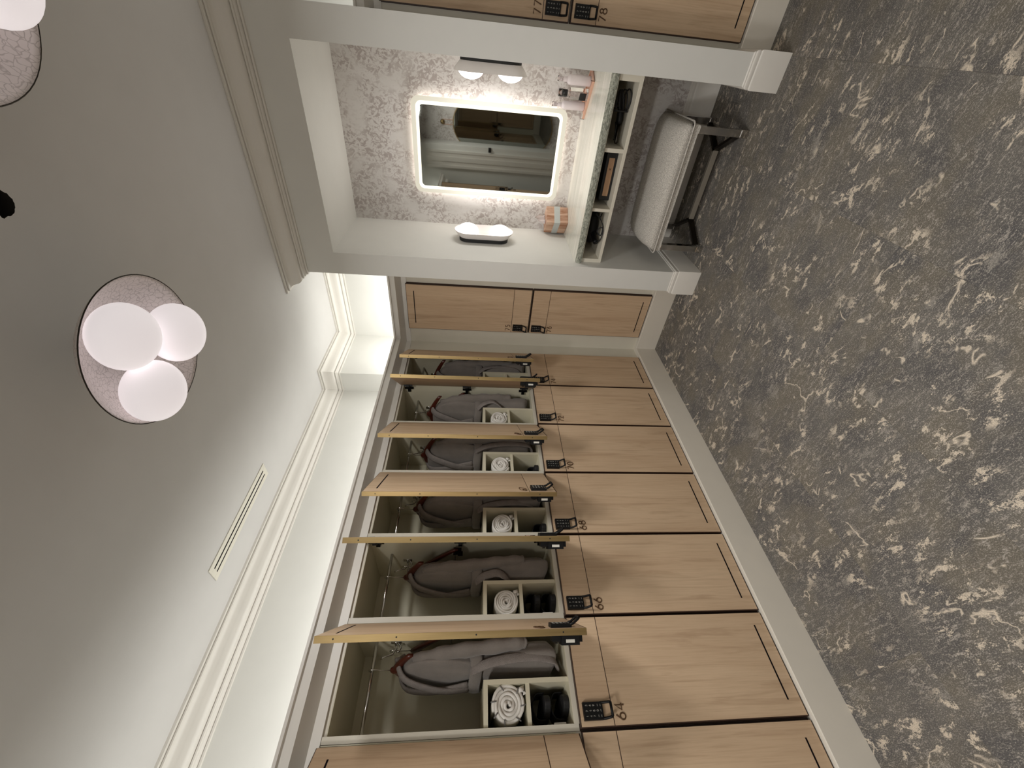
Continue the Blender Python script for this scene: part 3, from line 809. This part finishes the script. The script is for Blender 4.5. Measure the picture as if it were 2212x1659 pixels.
# tissue box
tb = thing('tissue_box', 'square wood-print tissue box with grey band on the counter', 'tissue box', (.800, .436, .7665), math.radians(52))
s = .0585
obj('box', bxo(-s, s, -s, s, 0, .140), 'wood_print', tb, bevel=.002)
obj('band', bxo(-s-.0008, s+.0008, -s-.0008, s+.0008, .052, .090), 'band_grey', tb)
bm = B(); rows = []
for j in range(7):
    t = j/6; row = []
    for i in range(15):
        u = -1+2*i/14; wv = .010*math.sin(u*7+t*2)*(1-.4*t)
        row.append(bm.verts.new((u*(.044-.026*t)+.012*t, wv+.010*math.sin(3*t+u), .138+.070*t*(1-.35*abs(u)))))
    rows.append(row)
for a, b in zip(rows, rows[1:]):
    for i in range(14): bm.faces.new((a[i], a[i+1], b[i+1], b[i]))
bmesh.ops.solidify(bm, geom=bm.faces[:], thickness=.002)
obj('tissue', bm, 'tissue', tb, smooth=True)
# tray and bottles
tr = thing('tray', 'narrow copper-toned tray with clear rim on the counter', 'tray', (1.500, .400, .7665), math.radians(-30.5))
obj('base', bxo(-.105, .105, -.052, .052, 0, .006), 'tray_wood', tr, bevel=.001)
for a in (-1, 1):
    obj('long_rim', bxo(-.105, .105, a*.0535-.0012, a*.0535+.0012, 0, .013), 'tray_wood', tr)
    obj('end_rim', bxo(a*.1065-.0015, a*.1065+.0015, -.055, .055, 0, .022), 'clear', tr)
def bottle(label, x, y, h, r_):
    o = thing('pump_bottle', label, 'bottle', (x, y, .773), 0, 'white pump bottles')
    bm = B(); lathe(bm, [(0, 0), (r_*.94, 0), (r_, .004), (r_, h*.62), (r_*.92, h*.67), (r_*.6, h*.71), (r_*.42, h*.72)], 28); obj('body', bm, 'bottle_white', o, smooth=True)
    bm = B(); lathe(bm, [(r_*.5, h*.72), (r_*.52, h*.73), (r_*.52, h*.82), (r_*.3, h*.83), (r_*.3, h*.86), (r_*.40, h*.87), (r_*.40, h*.95), (0, h*.955)], 24); obj('pump', bm, 'bottle_white', o, autos=True)
    bm = B(); lathe(bm, [(r_*.50, h*.84), (r_*.50, h), (0, h)], 24); obj('cap', bm, 'clear', o, smooth=True)
bottle('white pump bottle at the right end of the tray, nearest the column', 1.556, .375, .178, .0235)
bottle('white pump bottle at the left end of the tray, nearest the mirror', 1.436, .437, .182, .0215)
g = thing('glass_bottle', 'clear square bottle with dark stopper and label between the white bottles', 'bottle', (1.494, .400, .773), math.radians(-30))
bm = B(); prism(bm, rrect(.046, .038, .006, 4), 0, .098, 'z'); lathe(bm, [(.012, .098), (.012, .112)], 16); obj('body', bm, 'clear', g)
obj('label', bxo(-.020, .020, -.0205, -.0195, .010, .046), 'black_matte', g)
bm = B(); lathe(bm, [(0, .112), (.013, .112), (.013, .138), (0, .138)], 20); obj('stopper', bm, 'black_matte', g, autos=True)
bm = B(); lathe(bm, [(.018, .104), (.018, .160), (0, .160)], 20); obj('cap', bm, 'clear', g, smooth=True)
# hair dryer in the left compartment
hd = thing('hair_dryer', 'black hair dryer with coiled cord in the left vanity compartment', 'hair dryer', (.865, .15, .6225))
bm = B()
n = 20
prof = [(.0, .018), (.01, .030), (.05, .036), (.10, .034), (.14, .028), (.175, .023), (.176, .0)]
tube(bm, [(-.085+t, 0, .040) for t, r_ in prof], [max(r_, .001) for t, r_ in prof], 20)
obj('barrel', bm, 'black_plastic', hd, smooth=True)
bm = B(); tube(bm, spline([(-.02, 0, .035), (-.03, -.05, .032), (-.05, -.10, .026)]), .016, 14); obj('handle', bm, 'black_plastic', hd, smooth=True)
bm = B(); tube(bm, spline([(-.05, -.10, .022), (-.02, -.128, .010), (.03, -.125, .006), (.045, -.115, .020), (.02, -.112, .036), (0, -.118, .012), (.05, -.10, .006), (.09, -.06, .03), (.105, -.07, .052), (.09, -.085, .03), (.10, -.04, .008)], 80), .0030, 8); obj('cord', bm, 'black_rubber', hd, smooth=True)
# boxed styling tool in the middle compartment
bx = thing('styling_box', 'flat brown box in a black sleeve in the middle vanity compartment', 'box', (1.165, .12, .6225), math.radians(2))
obj('sleeve', bxo(-.118, .118, -.045, .06, 0, .058), 'black_matte', bx, bevel=.002)
obj('card', bxo(-.094, .094, -.0475, -.045, .014, .044), 'kraft', bx)
bm = B()
for a in (-1, 1): tube(bm, [(.040-.005, -.0482, .029-a*.005), (.040+.005, -.0482, .029+a*.005)], .0009, 5)
obj('printed_mark', bm, 'drawn_mark', bx)
# curling iron in the right compartment
ci = thing('curling_iron', 'black curling iron with bundled cord in the right vanity compartment', 'hair iron', (1.44, .12, .6225))
bm = B(); tube(bm, [(-.115, -.03, .026), (-.108, -.03, .026), (-.025, -.012, .024)], [.006, .009, .0095], 12); obj('barrel', bm, 'dark_metal', ci, smooth=True)
bm = B(); tube(bm, [(-.03, -.013, .024), (-.015, -.010, .026), (.06, .005, .028), (.085, .010, .026)], [.012, .017, .016, .010], 14); obj('handle', bm, 'black_plastic', ci, smooth=True)
bm = B(); tube(bm, [(-.10, -.03, .040), (-.06, -.022, .038), (-.02, -.012, .043)], [.004, .006, .008], 8, flat=(Vector((0, 0, 1)), .5)); obj('lever', bm, 'black_plastic', ci, smooth=True)
bm = B()
for j in range(5):
    ph = j*.9
    tube(bm, [(.075+.045*math.cos(a)*(1-.06*j), -.028+.026*math.sin(a+ph*.2), .014+.012*j+.010*math.sin(a+ph)) for a in [2*PI*i/22 for i in range(23)]], .0034, 6)
tube(bm, [(.03, -.05, .006), (.03, -.045, .075), (.036, -.02, .08), (.04, 0, .02)], .004, 6)
obj('cord', bm, 'black_rubber', ci, smooth=True)
# outlet
ol = thing('power_outlet', 'white double power outlet on the wallpaper under the vanity', 'outlet', (1.176, YB, .393))
bm = B(); prism(bm, rrect(.075, .115, .006, 4), -.005, -.0005); obj('cover', bm, 'wallpaper', ol)
for s in (-1, 1):
    bm = B(); box(bm, -.008, -.006, -.0058, -.0048, s*.022-.001, s*.022+.007); box(bm, .006, .008, -.0058, -.0048, s*.022-.001, s*.022+.007); lathe(bm, [(0, 0), (.0025, 0)], 8, (0, -.0056, s*.022-.008))
    box(bm, -.002, .002, -.0058, -.0048, s*.022-.010, s*.022-.006)
    obj('socket', bm, 'black_matte', ol)

# ------------------------------------------------------------------ stool
st_ = thing('vanity_stool', 'low grey boucle stool with chrome legs tucked under the vanity', 'stool', (1.128, .215, 0))
hx, hy = .335, .215
bm = B(); nu, nv = 40, 20; G = []
for i in range(nu+1):
    col = []
    for j in range(nv+1):
        u = -1+2*i/nu; v_ = -1+2*j/nv
        f = max(0, 1-abs(v_)**2.6)**.62 * max(0, 1-abs(u)**9)**.5
        col.append(bm.verts.new((hx*u*(1-.03*(1-max(0, 1-abs(v_)**2.6))), hy*v_, .302+.078*f)))
    G.append(col)
for i in range(nu):
    for j in range(nv): bm.faces.new((G[i][j], G[i+1][j], G[i+1][j+1], G[i][j+1]))
bot = [bm.verts.new((sx*hx*.985, sy*hy*.985, .292)) for sx, sy in ((-1, -1), (1, -1), (1, 1), (-1, 1))]
bm.faces.new(bot)
bmesh.ops.holes_fill(bm, edges=[e for e in bm.edges if e.is_boundary], sides=0)
obj('cushion', bm, 'boucle', st_, smooth=True)
bm = B(); P = [(a, b, .299) for a, b in rrect(2*hx+.004, 2*hy+.004, .02, 4)]; tube(bm, P+[P[0]], .0045, 6); obj('piping', bm, 'boucle', st_, smooth=True)
obj('seat_rail', bxo(-hx+.012, hx-.012, -hy+.012, hy-.012, .262, .292), 'boucle', st_)
for sx in (-1, 1):
    for sy in (-1, 1):
        cxl, cyl = sx*.302, sy*.188
        lg_ = obj('leg', bxo(cxl-.017, cxl+.017, cyl-.017, cyl+.017, .040, .262), 'chrome', st_, bevel=.002)
        o = obj('foot_cap', bxo(cxl-.0185, cxl+.0185, cyl-.0185, cyl+.0185, .0, .040), 'chrome', lg_, bevel=.002)
        bm = B(); a = Vector((cxl, cyl)); b_ = Vector((sx*.190, 0)); d = (b_-a).normalized(); nrm = Vector((-d.y, d.x))*.007
        a2 = a + d*.02; b2 = b_ + d*.006
        vs = [(a2+nrm), (a2-nrm), (b2-nrm), (b2+nrm)]
        prism(bm, [(q.x, q.y) for q in vs], .020, .050, 'z'); obj('brace', bm, 'dark_metal', st_)
obj('stretcher', bxo(-.192, .192, -.010, .010, .020, .050), 'brushed', st_, bevel=.001)

# ------------------------------------------------------------------ ceiling things
def ceiling_lamp(label, x, y, pw=1, rot=0):
    r = thing('ceiling_lamp', label, 'ceiling lamp', (x, y, ZC), rot, 'triple globe ceiling lamps')
    bm = B()
    lathe(bm, [(0, -.082), (.05, -.084), (.10, -.094), (.140, -.112), (.175, -.138), (.195, -.160), (.2025, -.170), (.2005, -.1715), (.193, -.164), (.171, -.142), (.137, -.117), (.098, -.099), (.05, -.089), (0, -.087)], 64)
    obj('dish', bm, 'crackle', r, smooth=True)
    bm = B(); P = [(.2018*math.cos(a), .2018*math.sin(a), -.1708) for a in [2*PI*i/64 for i in range(65)]]; tube(bm, P, .0016, 6, cap=False); obj('rim', bm, 'dark_metal', r, smooth=True)
    bm = B(); lathe(bm, [(0, -.086), (.040, -.087), (.040, -.140), (.032, -.146), (0, -.146)], 24); obj('canopy', bm, 'dark_metal', r, autos=True)
    bm = B(); lathe(bm, [(0, 0), (.012, 0), (.012, -.084), (0, -.084)], 24); obj('stem', bm, 'ceiling', r, autos=True)
    for gx, gy in ((.090, -.064), (-.002, .092), (-.080, -.076)):
        bm = B(); sphere(bm, (gx, gy, -.195), .0846, 36, 24, (1, 1, .76))
        obj('globe', bm, 'globe', r, smooth=True)
        bm = B(); tube(bm, [(gx*.25, gy*.25, -.13), (gx*.6, gy*.6, -.15), (gx*.8, gy*.8, -.18)], .008, 8); obj('arm', bm, 'dark_metal', r, smooth=True)
    l = bpy.data.lights.new('lamp_light', 'AREA'); l.shape = 'DISK'; l.size = .30; l.energy = 11*LAMP_P*pw; l.color = (1, .985, .965)
    lo_ = bpy.data.objects.new('lamp_light', l); link(lo_, r); lo_.location = (0, 0, -.290)
    return r
ceiling_lamp('triple globe ceiling lamp in a crackled dish, fully in view', .972, -1.351, 1.0)
ceiling_lamp('triple globe ceiling lamp cut off at the corner of the picture', 1.7347, -1.352, .22, math.radians(4))
ceiling_lamp('added triple globe ceiling lamp behind the camera, nearer the lockers', .972, -2.95, 1.2)  # unseen lamp added to brighten the lockers, carpet and plinth
ceiling_lamp('added triple globe ceiling lamp behind the camera, farther from the lockers', 1.7347, -2.95, 1.0)  # also added out of view, to lift the stool and the vanity header
# linear vent
vt = thing('air_vent', 'slim white linear air vent in the ceiling', 'air vent', (-.111, -1.203, ZC))
bm = B(); vx, vy = .0425, .279
box(bm, -vx, -.0175, -vy, vy, -.004, 0); box(bm, .0175, vx, -vy, vy, -.004, 0); box(bm, -.0175, .0175, -vy, -vy+.026, -.004, 0); box(bm, -.0175, .0175, vy-.026, vy, -.004, 0)
obj('frame', bm, 'vent_white', vt, bevel=.001)
obj('blade', bxo(-.0095, .0095, -vy+.026, vy-.026, -.004, -.0005), 'vent_white', vt)
for s in (-1, 1): obj('slot', bxo(s*.0135-.0043, s*.0135+.0043, -vy+.026, vy-.026, -.0036, -.0002), 'slot_dark', vt)
# sprinkler hole
sp = thing('sprinkler_recess', 'dark ragged round sprinkler hole in the ceiling', 'sprinkler', (HX, HY, ZC))
bm = B(); lathe(bm, [(.031, .0005), (.031, .07), (0, .07)], 32); obj('cup', bm, 'sprinkler', sp, smooth=True)
bm = B(); lathe(bm, [(0, .02), (.012, .02), (.012, .026), (.004, .028), (.004, .05), (.010, .052), (.010, .069), (0, .069)], 20); obj('head', bm, 'bronze', sp, autos=True)

# ------------------------------------------------------------------ what the mirror shows behind the camera
pm_ = thing('wall_mirror', 'tall pill-shaped brass framed mirror on the wall behind the camera', 'mirror', (.671, YBK, 1.015))
def pill2(hz, hx_, n=16):
    p = []
    for s, a0 in ((1, 0), (-1, 180)):
        for i in range(n+1):
            a = math.radians(a0+180*i/n); p.append((hx_*math.cos(a), s*(hz-hx_)+hx_*math.sin(a)))
    return p
bm = B(); prism(bm, pill2(.725, .32), .001, .022); obj('frame', bm, 'brass', pm_)
bm = B(); prism(bm, pill2(.713, .308), .022, .024); obj('glass', bm, 'mirror', pm_)
bm = B(); tube(bm, [(-.03, .012, .71), (-.03, .012, .86), (.03, .012, .86), (.03, .012, .71)], .004, 6); obj('strap', bm, 'tray_wood', pm_)
bm = B(); sphere(bm, (0, .02, .87), .032, 16, 10); obj('knob', bm, 'brass', pm_, smooth=True)
bm = B(); box(bm, -.4, .44, YBK, YBK+.30, 0, ZC)
struct('wall_pier', bm, 'paint', 'white pier behind the camera, left of the pill mirror')
bm = B()
for a, b, t in ((.146, .18, .022), (.18, .23, .012), (.23, .29, .018), (.29, .34, .010), (.34, .372, .016)): box(bm, a, b, YBK+.30, YBK+.30+t, 0, 2.1)
struct('door_casing', bm, 'trim', 'white stepped door casing behind the camera', 'trim')
hk_ = thing('wall_hook', 'small black coat hook on the white pier behind the camera', 'hook', (.415, YBK+.30, 1.20))
obj('plate', bxo(-.03, .03, 0, .008, -.02, .02), 'black_matte', hk_); obj('peg', bxo(-.02, .02, .008, .035, .004, .014), 'black_matte', hk_)
